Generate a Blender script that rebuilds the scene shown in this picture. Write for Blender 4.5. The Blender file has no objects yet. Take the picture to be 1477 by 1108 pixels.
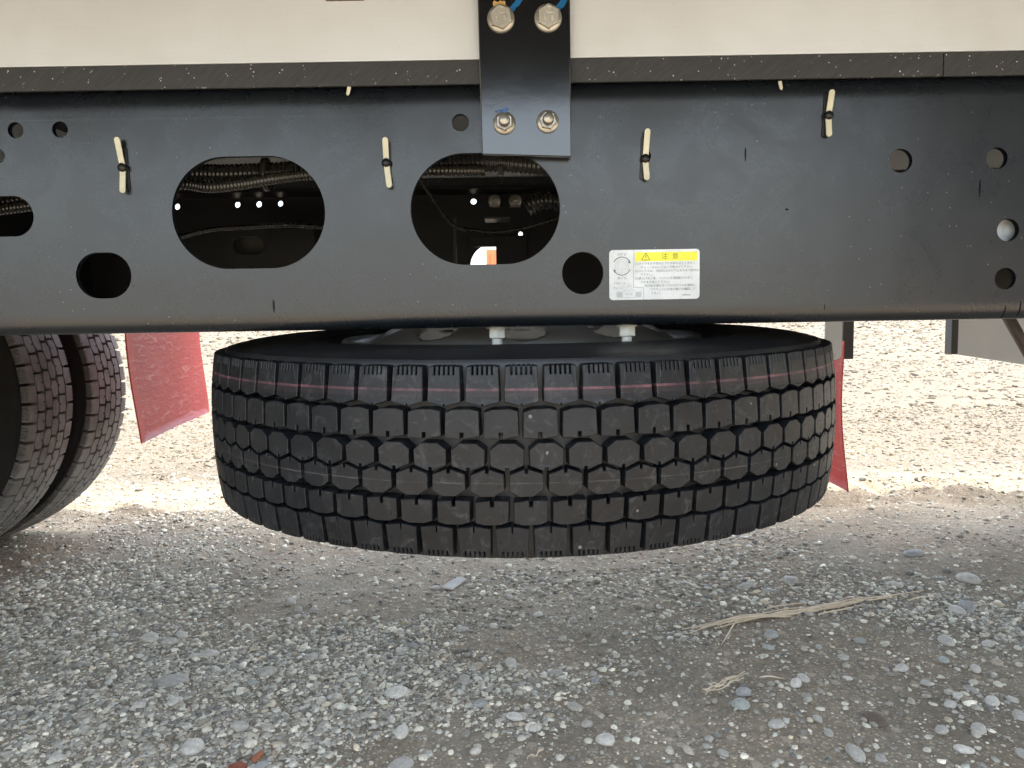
import bpy, bmesh, math, random
import numpy as np
from mathutils import Vector, Matrix, Euler
from mathutils.geometry import delaunay_2d_cdt

PI = math.pi
R = math.radians
random.seed(7)
rng = np.random.default_rng(11)
SC = bpy.context.scene
COL = SC.collection

# ------------------------------------------------------------------ camera
CAM = Vector((0.0, 0.0, 0.70))
cd = bpy.data.cameras.new('camera')
cam = bpy.data.objects.new('camera', cd)
COL.objects.link(cam)
cd.sensor_width = 36.0
cd.lens = 36.0 * 1109 / 1477
cd.clip_start = 0.01
cd.clip_end = 2000
CM = Matrix.Rotation(R(85.0), 4, 'X') @ Matrix.Rotation(R(-0.95), 4, 'Z')
cam.matrix_world = Matrix.Translation(CAM) @ CM
SC.camera = cam

# ------------------------------------------------------------------ light
SUN = Vector((0.30, -0.085, 1.0)).normalized()
w = bpy.data.worlds.new('World')
SC.world = w
w.use_nodes = True
nt = w.node_tree
bg = nt.nodes['Background']
sky = nt.nodes.new('ShaderNodeTexSky')
sky.sky_type = 'NISHITA'
sky.sun_disc = False
sky.sun_elevation = math.asin(SUN.z)
sky.sun_rotation = math.atan2(SUN.x, SUN.y)
sky.air_density = 1.3
sky.dust_density = 4.0
hs = nt.nodes.new('ShaderNodeHueSaturation')          # hazy summer sky: paler than the clean-air model
hs.inputs['Saturation'].default_value = 0.66
hs.inputs['Value'].default_value = 1.5                  # whole sky brightened as extra fill for the shade, standing in for haze
nt.links.new(sky.outputs[0], hs.inputs['Color'])
nt.links.new(hs.outputs[0], bg.inputs[0])
bg.inputs[1].default_value = 0.15
sd = bpy.data.lights.new('sun', 'SUN')
sd.energy = 2.0
sd.angle = R(0.55)
sd.color = (1.0, 0.96, 0.90)
sun = bpy.data.objects.new('sun', sd)
sun.rotation_euler = SUN.to_track_quat('Z', 'Y').to_euler()
sun.location = (0, 0, 12)
COL.objects.link(sun)
SC.view_settings.view_transform = 'Standard'
SC.view_settings.look = 'None'
SC.view_settings.exposure = 2.04
SC.view_settings.gamma = 1.0

# ------------------------------------------------------------------ helpers
def ray(px, py):
    return (CM.to_3x3() @ Vector(((px - 738.5) / 1109, -(py - 554) / 1109, -1.0)))
def U(px, py, y):
    """world point seen at a photo pixel on the vertical plane at distance y"""
    d = ray(px, py)
    return CAM + d * (y / d.y)
def G(px, py, z=0.0):
    d = ray(px, py)
    return CAM + d * ((z - CAM.z) / d.z)
def gsz(px, py, n):
    g = G(px, py)
    return n * (g - CAM).length / 1109

def obj(name, me, mat=None, parent=None):
    o = bpy.data.objects.new(name, me)
    COL.objects.link(o)
    if mat is not None and not me.materials:
        me.materials.append(mat)
    if parent is not None:
        o.parent = parent
    return o
def tag(o, label=None, cat=None, group=None, kind=None):
    if label: o['label'] = label
    if cat: o['category'] = cat
    if group: o['group'] = group
    if kind: o['kind'] = kind
    return o
def empty(name, loc=(0, 0, 0)):
    o = bpy.data.objects.new(name, None)
    o.empty_display_size = 0.1
    o.location = loc
    COL.objects.link(o)
    return o

class MB:
    def __init__(s):
        s.v = []; s.f = []; s.sm = []
    def add(s, vs, fs, smooth=False):
        k = len(s.v)
        s.v += [tuple(p) for p in vs]
        s.f += [tuple(i + k for i in f) for f in fs]
        s.sm += [smooth] * len(fs)
    def mesh(s, name, mat=None):
        me = bpy.data.meshes.new(name)
        me.from_pydata(s.v, [], s.f)
        me.polygons.foreach_set('use_smooth', s.sm)
        if mat: me.materials.append(mat)
        me.update()
        return me
    def build(s, name, mat, parent=None):
        return obj(name, s.mesh(name, mat), mat, parent)
    def box(s, x0, x1, y0, y1, z0, z1, bev=0.0, M=None):
        bm = bmesh.new()
        bmesh.ops.create_cube(bm, size=1)
        for v in bm.verts:
            v.co = Vector(((x0 + x1) / 2 + v.co.x * (x1 - x0), (y0 + y1) / 2 + v.co.y * (y1 - y0), (z0 + z1) / 2 + v.co.z * (z1 - z0)))
        if bev: bmesh.ops.bevel(bm, geom=bm.edges[:], offset=bev, segments=2, affect='EDGES', profile=0.6)
        s.bm(bm, False, M)
    def bm(s, bm, smooth=False, M=None):
        bm.verts.index_update()
        vs = [(M @ v.co if M else v.co.copy()) for v in bm.verts]
        s.add(vs, [[v.index for v in f.verts] for f in bm.faces], smooth)
        bm.free()
    def lathe(s, prof, n=48, M=None, smooth=True, closed=False, a0=0.0, a1=2 * PI):
        """profile (r, z) turned about Z"""
        full = abs(a1 - a0 - 2 * PI) < 1e-6
        m = n if full else n + 1
        vs = []
        for i in range(m):
            a = a0 + (a1 - a0) * i / n
            for r, z in prof:
                p = Vector((r * math.cos(a), r * math.sin(a), z))
                vs.append(M @ p if M else p)
        k = len(prof); fs = []
        for i in range(n):
            j = (i + 1) % m
            for q in range(k if closed else k - 1):
                q2 = (q + 1) % k
                fs.append((i * k + q, j * k + q, j * k + q2, i * k + q2))
        s.add(vs, fs, smooth)
    def prism(s, pts, z0, z1, M=None, bev=0.0):
        """2-D polygon extruded along Z"""
        bm = bmesh.new()
        f = bm.faces.new([bm.verts.new((p[0], p[1], z0)) for p in pts])
        r = bmesh.ops.extrude_face_region(bm, geom=[f])
        vs = [g for g in r['geom'] if isinstance(g, bmesh.types.BMVert)]
        for v in vs: v.co.z = z1
        bmesh.ops.recalc_face_normals(bm, faces=bm.faces[:])
        if bev:
            es = [e for e in bm.edges if abs(e.verts[0].co.z - z1) < 1e-7 and abs(e.verts[1].co.z - z1) < 1e-7]
            bmesh.ops.bevel(bm, geom=es, offset=bev, segments=1, affect='EDGES')
        s.bm(bm, False, M)
    def tube(s, pts, rad, n=8, smooth=True, cap=True):
        pts = [Vector(p) for p in pts]
        rs = rad if hasattr(rad, '__len__') else [rad] * len(pts)
        vs = []; fs = []
        up = Vector((0.31, 0.2, 0.93)).normalized()
        for i, p in enumerate(pts):
            t = (pts[min(i + 1, len(pts) - 1)] - pts[max(i - 1, 0)]).normalized()
            a = t.cross(up)
            if a.length < 1e-3: a = t.cross(Vector((1, 0, 0)))
            a.normalize(); b = t.cross(a)
            for k in range(n):
                an = 2 * PI * k / n
                vs.append(p + (a * math.cos(an) + b * math.sin(an)) * rs[i])
        for i in range(len(pts) - 1):
            for k in range(n):
                k2 = (k + 1) % n
                fs.append((i * n + k, (i + 1) * n + k, (i + 1) * n + k2, i * n + k2))
        if cap:
            fs.append(tuple(range(n))); fs.append(tuple(reversed(range((len(pts) - 1) * n, len(pts) * n))))
        s.add(vs, fs, smooth)

TOCAM = Matrix.Rotation(R(90), 4, 'X')          # local +Z -> world -Y (towards the viewer side)

# ------------------------------------------------------------------ materials
class NT:
    def __init__(s, name):
        s.m = bpy.data.materials.new(name); s.m.use_nodes = True
        s.t = s.m.node_tree; s.b = s.t.nodes['Principled BSDF']; s.out = s.t.nodes['Material Output']
    def n(s, typ, **kw):
        n = s.t.nodes.new('ShaderNode' + typ)
        for k, v in kw.items():
            if k in n.inputs: n.inputs[k].default_value = v
            else: setattr(n, k, v)
        return n
    def l(s, a, b): s.t.links.new(a, b)
    def co(s, which='Object', scale=None):
        c = s.n('TexCoord').outputs[which]
        if scale:
            m = s.n('Mapping'); m.inputs['Scale'].default_value = scale; s.l(c, m.inputs[0]); c = m.outputs[0]
        return c
    def noise(s, co, sc, det=4, rough=0.6, dist=0.0):
        n = s.n('TexNoise', Scale=sc, Detail=det, Roughness=rough, Distortion=dist); s.l(co, n.inputs['Vector']); return n.outputs['Fac']
    def vor(s, co, sc, feature='F1'):
        n = s.n('TexVoronoi', Scale=sc); n.feature = feature; s.l(co, n.inputs['Vector']); return n
    def ramp(s, f, stops):
        r = s.n('ValToRGB'); e = r.color_ramp.elements
        while len(e) < len(stops): e.new(0.5)
        for i, (p, c) in enumerate(stops):
            e[i].position = p; e[i].color = (c[0], c[1], c[2], 1) if hasattr(c, '__len__') else (c, c, c, 1)
        s.l(f, r.inputs[0]); return r.outputs[0]
    def mix(s, f, a, b, mode='MIX'):
        m = s.n('Mix'); m.data_type = 'RGBA'; m.blend_type = mode
        for v, i in ((f, 0), (a, 6), (b, 7)):
            if hasattr(v, 'links'): s.l(v, m.inputs[i])
            elif hasattr(v, '__len__'): m.inputs[i].default_value = (v[0], v[1], v[2], 1)
            else: m.inputs[i].default_value = v
        return m.outputs[2]
    def math(s, op, a, b=0.0, c=0.0):
        m = s.n('Math'); m.operation = op
        for i, v in enumerate((a, b, c)):
            if hasattr(v, 'links'): s.l(v, m.inputs[i])
            else: m.inputs[i].default_value = v
        return m.outputs[0]
    def bump(s, h, st=0.3, d=0.001, prev=None):
        b = s.n('Bump', Strength=st, Distance=d); s.l(h, b.inputs['Height'])
        if prev is not None: s.l(prev, b.inputs['Normal'])
        return b.outputs[0]
    def set(s, **kw):
        for k, v in kw.items():
            k = k.replace('_', ' ')
            i = s.b.inputs[k]
            if hasattr(v, 'links'): s.l(v, i)
            elif hasattr(v, '__len__'): i.default_value = (v[0], v[1], v[2], 1) if len(v) == 3 else v
            else: i.default_value = v
        return s.m

def simple(name, col, rough=0.5, metal=0.0, bump=0.0, scale=200, var=0.15, spec=0.5):
    t = NT(name); c = t.co()
    n = t.noise(c, scale, 4); n2 = t.noise(c, scale * .08, 3)
    base = t.mix(t.ramp(n2, [(0.3, 0.0), (0.7, 1.0)]), [k * (1 - var) for k in col], [min(1, k * (1 + var)) for k in col])
    kw = dict(Base_Color=base, Roughness=t.ramp(n, [(0.2, max(0, rough - .07)), (0.8, min(1, rough + .07))]), Metallic=metal, Specular_IOR_Level=spec)
    if bump: kw['Normal'] = t.bump(n, bump, 0.0006)
    return t.set(**kw)

# black chassis paint: dusty, faint orange peel, long dents, scratches and specks
def chassis_paint(name, base=0.016, rough=0.34, dust=0.5, wav=0.25, coat=0.0):
    t = NT(name); c = t.co()
    big = t.noise(c, 3.2, 3, 0.5)
    mid = t.noise(c, 26, 5, 0.65)
    fine = t.noise(c, 420, 3, 0.6)
    sm = t.noise(t.co('Object', (1.0, 1.0, 1.6)), 8, 6, 0.68, 0.5)
    dustm = t.ramp(sm, [(0.3, 0.15 * dust), (0.75, 0.9 * dust)])
    col = t.mix(dustm, (base * .8, base * 1.05, base * 1.45), (base * 2.2, base * 2.9, base * 3.7))
    sp = t.vor(c, 95)
    spk = t.math('MULTIPLY', t.math('LESS_THAN', sp.outputs['Distance'], 0.075 if coat == 0 else 0.01), t.math('GREATER_THAN', t.noise(c, 7, 2), 0.56))
    col = t.mix(t.math('MULTIPLY', spk, 0.55), col, (0.32, 0.32, 0.3))
    sc = t.vor(t.co('Object', (34, 1, 5)), 1.0)
    scr = t.math('MULTIPLY', t.math('LESS_THAN', sc.outputs['Distance'], 0.035), t.math('GREATER_THAN', mid, 0.5))
    col = t.mix(t.math('MULTIPLY', scr, 0.8), col, (0.004, 0.004, 0.004))
    rg = t.mix(t.ramp(t.noise(c, 14, 6, 0.7, 0.6), [(0.35, 0.0), (0.75, 1.0)]), (rough,) * 3, (min(1, rough + (.09 if coat == 0 else .04)),) * 3)
    sm_ = t.vor(t.co('Object', (5, 1, 9)), 2.0)           # a few short scuffs and drips that kill the gloss
    sc2 = t.vor(t.co('Object', (60, 1, 7)), 0.8)
    scr2 = t.math('MULTIPLY', t.math('LESS_THAN', sc2.outputs['Distance'], 0.06), t.math('GREATER_THAN', t.noise(c, 11, 3), 0.55))
    scu = t.math('MULTIPLY', t.math('LESS_THAN', sm_.outputs['Distance'], 0.022), t.math('GREATER_THAN', t.noise(c, 60, 3), 0.48))
    mark = t.math('MAXIMUM', scr2, scu) if coat == 0 else 0.0
    spec = t.math('SUBTRACT', 0.72 if coat == 0 else 0.8, t.math('MULTIPLY', mark, 0.65))
    n1 = t.bump(big, wav, 0.012)
    n2 = t.bump(mid, 0.05, 0.003, n1)
    n3 = t.bump(fine, 0.07, 0.0003, n2)
    return t.set(Base_Color=col, Roughness=rg, Normal=n3, Specular_IOR_Level=spec, Coat_Weight=coat, Coat_Roughness=0.10)

M_rail = chassis_paint('black_chassis_paint', 0.007, 0.25, 0.5, 0.22)
M_brk = chassis_paint('gloss_black_bracket_paint', 0.005, 0.14, 0.12, 0.10, 0.4)
M_dark = simple('underbody_black', (0.010, 0.010, 0.011), 0.45, bump=0.2, scale=80)
M_cond = simple('black_conduit_plastic', (0.035, 0.034, 0.030), 0.26, spec=.8)
M_knot = simple('black_clip_plastic', (0.012, 0.012, 0.012), 0.4)
M_zinc = simple('zinc_plated_steel', (0.62, 0.60, 0.53), 0.38, 0.65, bump=0.15, scale=400)
M_nut = simple('steel_nut', (0.50, 0.48, 0.43), 0.34, 0.7)
M_white = simple('white_painted_nut', (0.70, 0.70, 0.64), 0.4, bump=0.15, scale=300)
M_clip = simple('cream_painted_clip', (0.70, 0.68, 0.52), 0.5, bump=0.2, scale=500)
M_rim = simple('silver_rim_paint', (0.55, 0.56, 0.57), 0.36, 0.2, bump=0.1, scale=120)
M_rimd = simple('dark_wheel_paint', (0.05, 0.05, 0.05), 0.5)
M_blue = simple('blue_marker_paint', (0.01, 0.16, 0.42), 0.35)
M_tan = simple('tan_sealant', (0.62, 0.42, 0.15), 0.5, bump=0.3)
M_body = simple('body_outer_panel', (0.55, 0.55, 0.54), 0.4)
M_greyp = simple('pale_grey_panel', (0.72, 0.76, 0.80), 0.45, bump=0.05, scale=30)
M_blkpl = simple('dark_grey_plastic', (0.035, 0.038, 0.04), 0.45)
M_brown = simple('brown_grey_strut', (0.10, 0.085, 0.075), 0.5)
M_orange = simple('orange_container_paint', (0.62, 0.17, 0.06), 0.5)
M_sticker = simple('white_sticker', (0.70, 0.75, 0.78), 0.28)
M_yel = simple('yellow_print', (0.82, 0.80, 0.04), 0.3)
M_ink = simple('grey_ink', (0.16, 0.17, 0.19), 0.4)
M_inky = simple('olive_ink', (0.20, 0.17, 0.02), 0.4)
M_lgrey = simple('light_grey_print', (0.48, 0.52, 0.55), 0.4)

def m_sill():
    t = NT('brushed_pale_aluminium'); c = t.co()
    br = t.noise(t.co('Object', (3, 1, 160)), 6, 5, 0.6)
    bl = t.noise(c, 5, 3)
    col = t.mix(br, (0.74, 0.79, 0.84), (0.82, 0.87, 0.92))
    col = t.mix(t.ramp(bl, [(0.35, 0.0), (0.75, 0.35)]), col, (0.55, 0.54, 0.52))
    sp = t.vor(c, 240)
    spk = t.math('MULTIPLY', t.math('LESS_THAN', sp.outputs['Distance'], 0.09), t.math('GREATER_THAN', t.noise(c, 40, 2), 0.57))
    col = t.mix(t.math('MULTIPLY', spk, 0.5), col, (0.22, 0.2, 0.19))
    return t.set(Base_Color=col, Roughness=t.ramp(br, [(0.3, 0.36), (0.7, 0.5)]), Metallic=0.06, Normal=t.bump(br, 0.06, 0.0005))
M_sill = m_sill()
def m_strip():
    t = NT('recycled_black_board'); c = t.co()
    mp = t.n('Mapping'); mp.inputs['Rotation'].default_value = (0, R(50), 0); mp.inputs['Scale'].default_value = (12, 1, 1.2)
    mp.inputs['Scale'].default_value = (1, 1, 1); mp.inputs['Rotation'].default_value = (0, R(-50), 0)
    t.l(t.co(), mp.inputs[0]); mp2 = t.n('Mapping'); mp2.inputs['Scale'].default_value = (9, 1, 0.7); t.l(mp.outputs[0], mp2.inputs[0]); mp = mp2
    saw = t.noise(mp.outputs[0], 60, 3, 0.6)
    col = t.mix(saw, (0.017, 0.018, 0.020), (0.070, 0.073, 0.078))
    v = t.vor(c, 230)
    f = t.math('MULTIPLY', t.math('LESS_THAN', v.outputs['Distance'], t.math('MULTIPLY', t.noise(c, 300, 1), 0.36)), t.math('GREATER_THAN', t.noise(c, 90, 2), 0.575))
    col = t.mix(f, col, (0.62, 0.60, 0.56))
    return t.set(Base_Color=col, Roughness=0.6, Normal=t.bump(saw, 0.35, 0.0008))
M_strip = m_strip()
def m_rubber(name, dusty, stripes=False):
    t = NT(name); c = t.co(); wp = t.n('NewGeometry').outputs['Position']
    fn = t.noise(wp, 160, 4, 0.65); pt = t.noise(wp, 15, 5, 0.65, 0.3)
    info = t.n('ObjectInfo').outputs['Random']
    if dusty:
        a, b = (0.085, 0.074, 0.066), (0.25, 0.242, 0.232)
        col = t.mix(t.ramp(pt, [(0.25, 0.25), (0.7, 1.0)]), a, b)
    else:
        col = t.mix(t.ramp(pt, [(0.35, 0.0), (0.8, 1.0)]), (0.006, 0.0075, 0.0100), (0.015, 0.018, 0.022))
        sc = t.vor(wp, 30)
        m = t.math('MULTIPLY', t.math('LESS_THAN', sc.outputs['Distance'], 0.06), t.math('GREATER_THAN', t.noise(wp, 8, 2), 0.5))
        col = t.mix(t.math('MULTIPLY', m, 0.6), col, (0.28, 0.28, 0.27))
        scf = t.noise(wp, 42, 8, 0.78, 1.5)
        col = t.mix(t.ramp(scf, [(0.53, 0.0), (0.70, 0.65)]), col, (0.085, 0.088, 0.09))
        # paler mould-release streaks on the worn block edges
    col = t.mix(t.math('MULTIPLY', info, 0.35), col, t.mix(0.5, col, (0.005, 0.005, 0.005)))
    if stripes:
        sep = t.n('SeparateXYZ'); t.l(c, sep.inputs[0]); z = sep.outputs[2]
        w1 = t.math('MULTIPLY', t.math('SUBTRACT', t.noise(c, 9, 2), 0.5), 0.004)
        zz = t.math('ADD', z, w1)
        for z0, hw, cc, st in ((0.0815, 0.0014, (0.30, 0.13, 0.16), 0.6), (0.0770, 0.0030, (0.07, 0.040, 0.048), 0.4), (-0.0205, 0.0006, (0.15, 0.14, 0.135), 0.5)):
            d = t.math('ABSOLUTE', t.math('SUBTRACT', zz, z0))
            k = t.math('MULTIPLY', t.math('LESS_THAN', d, hw), t.ramp(t.noise(wp, 18, 5, 0.7), [(0.38, st * .1), (0.65, st)]))
            col = t.mix(k, col, cc)
    return t.set(Base_Color=col, Roughness=t.ramp(fn, [(0.2, 0.34 if not dusty else 0.75), (0.8, 0.52 if not dusty else 0.95)]),
                 Specular_IOR_Level=0.38, Normal=t.bump(fn, 0.25, 0.0005, t.bump(pt, 0.2, 0.002)))
M_rub = m_rubber('new_black_rubber', False, True)
M_rubb = simple('moulded_tyre_rubber', (0.019, 0.020, 0.021), 0.42, bump=0.2, scale=120, var=.3, spec=.5)
M_old = m_rubber('dusty_worn_rubber', True)
M_oldb = simple('dirty_groove_rubber', (0.012, 0.010, 0.009), 0.85)
def m_flap():
    t = NT('red_vinyl_flap'); c = t.co()
    cr = t.noise(t.co('Object', (1, 2, 9)), 7, 5, 0.6, 0.8)
    pt = t.noise(c, 5, 4)
    col = t.mix(pt, (0.56, 0.075, 0.080), (0.68, 0.14, 0.14))
    col = t.mix(t.ramp(cr, [(0.57, 0.0), (0.70, 0.6)]), col, (0.80, 0.50, 0.45))  # pale crease highlights painted into the flap colour
    t.set(Base_Color=col, Roughness=0.33, Normal=t.bump(cr, 0.5, 0.006))
    tr = t.n('BsdfTranslucent'); t.l(col, tr.inputs[0])
    mx = t.n('MixShader'); mx.inputs[0].default_value = 0.5
    t.l(t.b.outputs[0], mx.inputs[1]); t.l(tr.outputs[0], mx.inputs[2]); t.l(mx.outputs[0], t.out.inputs[0])
    return t.m
M_flap = m_flap()
def m_straw():
    t = NT('dry_straw'); c = t.co()
    n = t.noise(t.co('Object', (1, 1, 1)), 60, 4)
    return t.set(Base_Color=t.mix(n, (0.50, 0.39, 0.27), (0.84, 0.70, 0.52)), Roughness=0.7, Normal=t.bump(n, 0.4, 0.001))
M_straw = m_straw()
def m_stone(name, attr):
    t = NT(name); c = t.co()
    n = t.noise(c, 2.6 if not attr else 90, 8 if not attr else 5, 0.72)
    if attr:
        a = t.n('Attribute'); a.attribute_name = 'tint'; base = a.outputs['Color']
    else:
        a = t.n('ObjectInfo'); base = a.outputs['Color']
    col = t.mix(1.0, base, t.ramp(n, [(0.30, 0.62), (0.70, 1.18)]), 'MULTIPLY')
    return t.set(Base_Color=col, Roughness=0.8, Specular_IOR_Level=0.35, Normal=t.bump(n, 0.6, 0.006 if not attr else 0.002))
M_stone = m_stone('river_stone', False)
M_peb = m_stone('gravel_grains', True)
def m_ground():
    t = NT('packed_gravel_soil'); c = t.co('Object')
    a = t.n('Attribute'); a.attribute_name = 'tint'
    base = a.outputs['Color']
    n1 = t.noise(c, 55, 6, 0.7); n2 = t.noise(c, 9, 5, 0.65); n3 = t.noise(c, 260, 4, 0.7)
    col = t.mix(1.0, base, t.ramp(n1, [(0.25, 0.62), (0.75, 1.30)]), 'MULTIPLY')
    col = t.mix(1.0, col, t.ramp(n3, [(0.3, 0.72), (0.7, 1.22)]), 'MULTIPLY')
    v = t.vor(c, 120); v2 = t.vor(c, 34)
    k = t.math('MULTIPLY', t.math('LESS_THAN', v.outputs['Distance'], 0.33), t.math('GREATER_THAN', v.outputs['Color'], 0.45))
    col = t.mix(t.math('MULTIPLY', k, 0.6), col, t.mix(1.0, base, t.mix(v.outputs['Color'], (1.2, 1.2, 1.2), (2.2, 2.25, 2.3)), 'MULTIPLY'))
    k2 = t.math('MULTIPLY', t.math('LESS_THAN', v2.outputs['Distance'], 0.30), t.math('GREATER_THAN', n2, 0.53))
    col = t.mix(t.math('MULTIPLY', k2, 0.5), col, t.mix(1.0, base, (1.9, 1.95, 2.0), 'MULTIPLY'))
    inv = t.math('SUBTRACT', 1.0, v.outputs['Distance'])
    h = t.math('ADD', t.math('MULTIPLY', inv, 0.5), n1)
    nb = t.bump(h, 0.55, 0.004)
    nb2 = t.bump(n3, 0.5, 0.0015, nb)
    return t.set(Base_Color=col, Roughness=0.92, Specular_IOR_Level=0.2, Normal=nb2)
M_ground = m_ground()

# ------------------------------------------------------------------ value noise for the ground
def vnoise(x, y, s, seed):
    x = np.asarray(x) / s; y = np.asarray(y) / s
    ix = np.floor(x).astype(np.int64); iy = np.floor(y).astype(np.int64)
    fx = x - ix; fy = y - iy
    fx = fx * fx * (3 - 2 * fx); fy = fy * fy * (3 - 2 * fy)
    def h(a, b):
        n = (a * 374761393 + b * 668265263 + seed * 974634777) & 0x7fffffff
        n = ((n ^ (n >> 13)) * 1274126177) & 0x7fffffff
        return ((n ^ (n >> 16)) & 0xffff) / 65535.0
    return (h(ix, iy) * (1 - fx) + h(ix + 1, iy) * fx) * (1 - fy) + (h(ix, iy + 1) * (1 - fx) + h(ix + 1, iy + 1) * fx) * fy
def fnoise(x, y, s, seed, o=4):
    t = 0; a = 0.5; tot = 0
    for i in range(o):
        t = t + a * vnoise(x, y, s / 2 ** i, seed + i); tot += a; a *= 0.55
    return t / tot
def gauss(x, y, cx, cy, sx, sy):
    return np.exp(-((x - cx) / sx) ** 2 - ((y - cy) / sy) ** 2)
def height(x, y):
    near = 1 / (1 + (np.hypot(x, y - 2) / 9) ** 2)
    h = (fnoise(x, y, 0.55, 3) - 0.5) * 0.030 + (fnoise(x, y, 0.09, 17, 4) - 0.5) * 0.012
    rid = fnoise(x * 0.6, y, 0.35, 41)
    lump = fnoise(x, y, 0.11, 43, 4)
    h = h + 0.060 * np.exp(-((y - 2.93 - 0.10 * (rid - .5) * 4) / 0.13) ** 2) * np.clip((x - .2) / .8, 0, 1) * np.clip(lump * 2 - .55, 0, 1)
    h = h + 0.045 * np.exp(-((y - 2.80 - 0.12 * (rid - .5) * 4) / 0.12) ** 2) * np.clip((.2 - x) / .8, 0, 1) * np.clip(lump * 2 - .6, 0, 1)
    h = h + 0.018 * np.exp(-((y - 4.6 + .05 * x) / 0.12) ** 2) * fnoise(x, y, .3, 55) * np.clip((x - .2) / .8, 0, 1)
    return h * near
def gdens(x, y):
    """how much loose gravel lies here, 0..1"""
    n = fnoise(x, y, 0.38, 71, 4)
    d = np.clip((n - 0.40) * 3.2, 0.03, 1)
    g = 0
    for (px, py, sx, sy, k) in ((520, 930, .19, .16, 1.0), (470, 1000, .22, .16, .9), (250, 1060, .30, .14, .8), (80, 1050, .25, .2, .7), (560, 990, .2, .1, .6), (760, 1050, .1, .07, .8),
                                (250, 960, .22, .18, .6), (120, 880, .35, .25, .6), (950, 850, .25, .2, .55), (1000, 920, .08, .1, .4), (1390, 870, .25, .15, .55), (720, 985, .15, .06, .6), (1390, 1010, .1, .06, .5)):
        c = G(px, py); g = g + k * gauss(x, y, c.x, c.y, sx, sy)
    s = 0
    for (px, py, sx, sy, k) in ((760, 930, .16, .10, .8), (1250, 1000, .32, .16, .9), (620, 1085, .16, .06, .9), (950, 1060, .16, .12, .9), (330, 1010, .14, .04, .9), (320, 870, .3, .12, .6), (1180, 900, .3, .16, .4), (800, 870, .2, .1, .4)):
        c = G(px, py); s = s + k * gauss(x, y, c.x, c.y, sx, sy)
    return np.clip(0.45 * d + g - s * 0.75, 0.09, 1)

def axis(lo, hi, step, far, grow=1.12):
    a = list(np.arange(lo, hi + 1e-6, step))
    s = step; p = hi; up = []
    while p < far:
        s *= grow; p += s; up.append(p)
    s = step; p = lo; dn = []
    while p > -far:
        s *= grow; p -= s; dn.append(p)
    return np.array(dn[::-1] + a + up)
xs = axis(-2.2, 2.4, 0.014, 260); ys = axis(0.9, 3.9, 0.014, 260)
XX, YY = np.meshgrid(xs, ys)
ZZ = height(XX, YY)
nx, ny = len(xs), len(ys)
me = bpy.data.meshes.new('ground')
vv = np.stack([XX.ravel(), YY.ravel(), ZZ.ravel()], 1)
i0 = (np.arange(ny - 1)[:, None] * nx + np.arange(nx - 1)[None, :]).ravel()
quads = np.stack([i0, i0 + 1, i0 + 1 + nx, i0 + nx], 1)
me.vertices.add(len(vv)); me.vertices.foreach_set('co', vv.ravel())
me.loops.add(quads.size); me.loops.foreach_set('vertex_index', quads.ravel().astype(np.int32))
me.polygons.add(len(quads)); me.polygons.foreach_set('loop_start', (np.arange(len(quads)) * 4).astype(np.int32))
me.polygons.foreach_set('use_smooth', np.ones(len(quads), bool))
me.update(calc_edges=True)
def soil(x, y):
    """soil colour: grey-brown earth, darkened towards the open yard to tame the sunlight, greyer under loose gravel"""
    brown = np.array([0.285, 0.225, 0.150]); sand_dimmed = np.array([0.135, 0.115, 0.086]); grey = np.array([0.330, 0.285, 0.215])
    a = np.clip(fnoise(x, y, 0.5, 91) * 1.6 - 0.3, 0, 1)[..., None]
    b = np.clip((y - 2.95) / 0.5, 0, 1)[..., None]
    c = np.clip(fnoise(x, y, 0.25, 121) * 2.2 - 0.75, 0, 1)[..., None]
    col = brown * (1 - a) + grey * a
    col = col * (1 - .5 * c) + sand_dimmed * .5 * c * 0.85
    col = col * (1 - b) + (sand_dimmed * (0.86 + 0.28 * fnoise(x * .4, y, 0.6, 131)[..., None])) * b  # soil colour darkened past the shadow edge to offset the sun
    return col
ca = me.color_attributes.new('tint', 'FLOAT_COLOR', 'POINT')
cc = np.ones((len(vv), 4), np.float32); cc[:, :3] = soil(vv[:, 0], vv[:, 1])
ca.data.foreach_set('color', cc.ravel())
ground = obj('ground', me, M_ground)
tag(ground, kind='structure', label='grey brown packed gravel ground of the yard under and beyond the truck')

# ------------------------------------------------------------------ loose gravel
def icos(sub):
    bm = bmesh.new(); bmesh.ops.create_icosphere(bm, subdivisions=sub, radius=1.0)
    v = np.array([x.co[:] for x in bm.verts]); f = np.array([[q.index for q in p.verts] for p in bm.faces]); bm.free()
    return v, f
def dome_template(k, m=7):
    r = np.random.default_rng(500 + k)
    v = []
    for z, rad in ((-0.35, 0.92), (0.35, 0.88), ):
        for i in range(m):
            a = 2 * PI * i / m + r.uniform(-.25, .25) + (0.4 if z > 0 else 0)
            q = rad * r.uniform(0.78, 1.12)
            v.append((q * math.cos(a), q * math.sin(a), z + r.uniform(-.1, .12)))
    v.append((r.uniform(-.25, .25), r.uniform(-.25, .25), r.uniform(.62, .95)))
    f = []
    for i in range(m):
        j = (i + 1) % m
        f += [(i, j, m + j), (i, m + j, m + i), (m + i, m + j, 2 * m)]
    return np.array(v), np.array(f)
def stone_cols(n):
    pal = np.array([(0.50, 0.495, 0.47), (0.42, 0.42, 0.41), (0.58, 0.57, 0.545), (0.36, 0.365, 0.37), (0.42, 0.385, 0.335), (0.66, 0.65, 0.62), (0.27, 0.255, 0.235), (0.40, 0.42, 0.415), (0.50, 0.45, 0.38)])
    c = pal[rng.choice(len(pal), n, p=[.22, .2, .14, .12, .08, .07, .07, .06, .04])]
    return c * rng.uniform(0.42, 1.50, (n, 1)) * np.array([1.13, 1.06, .90])
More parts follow.
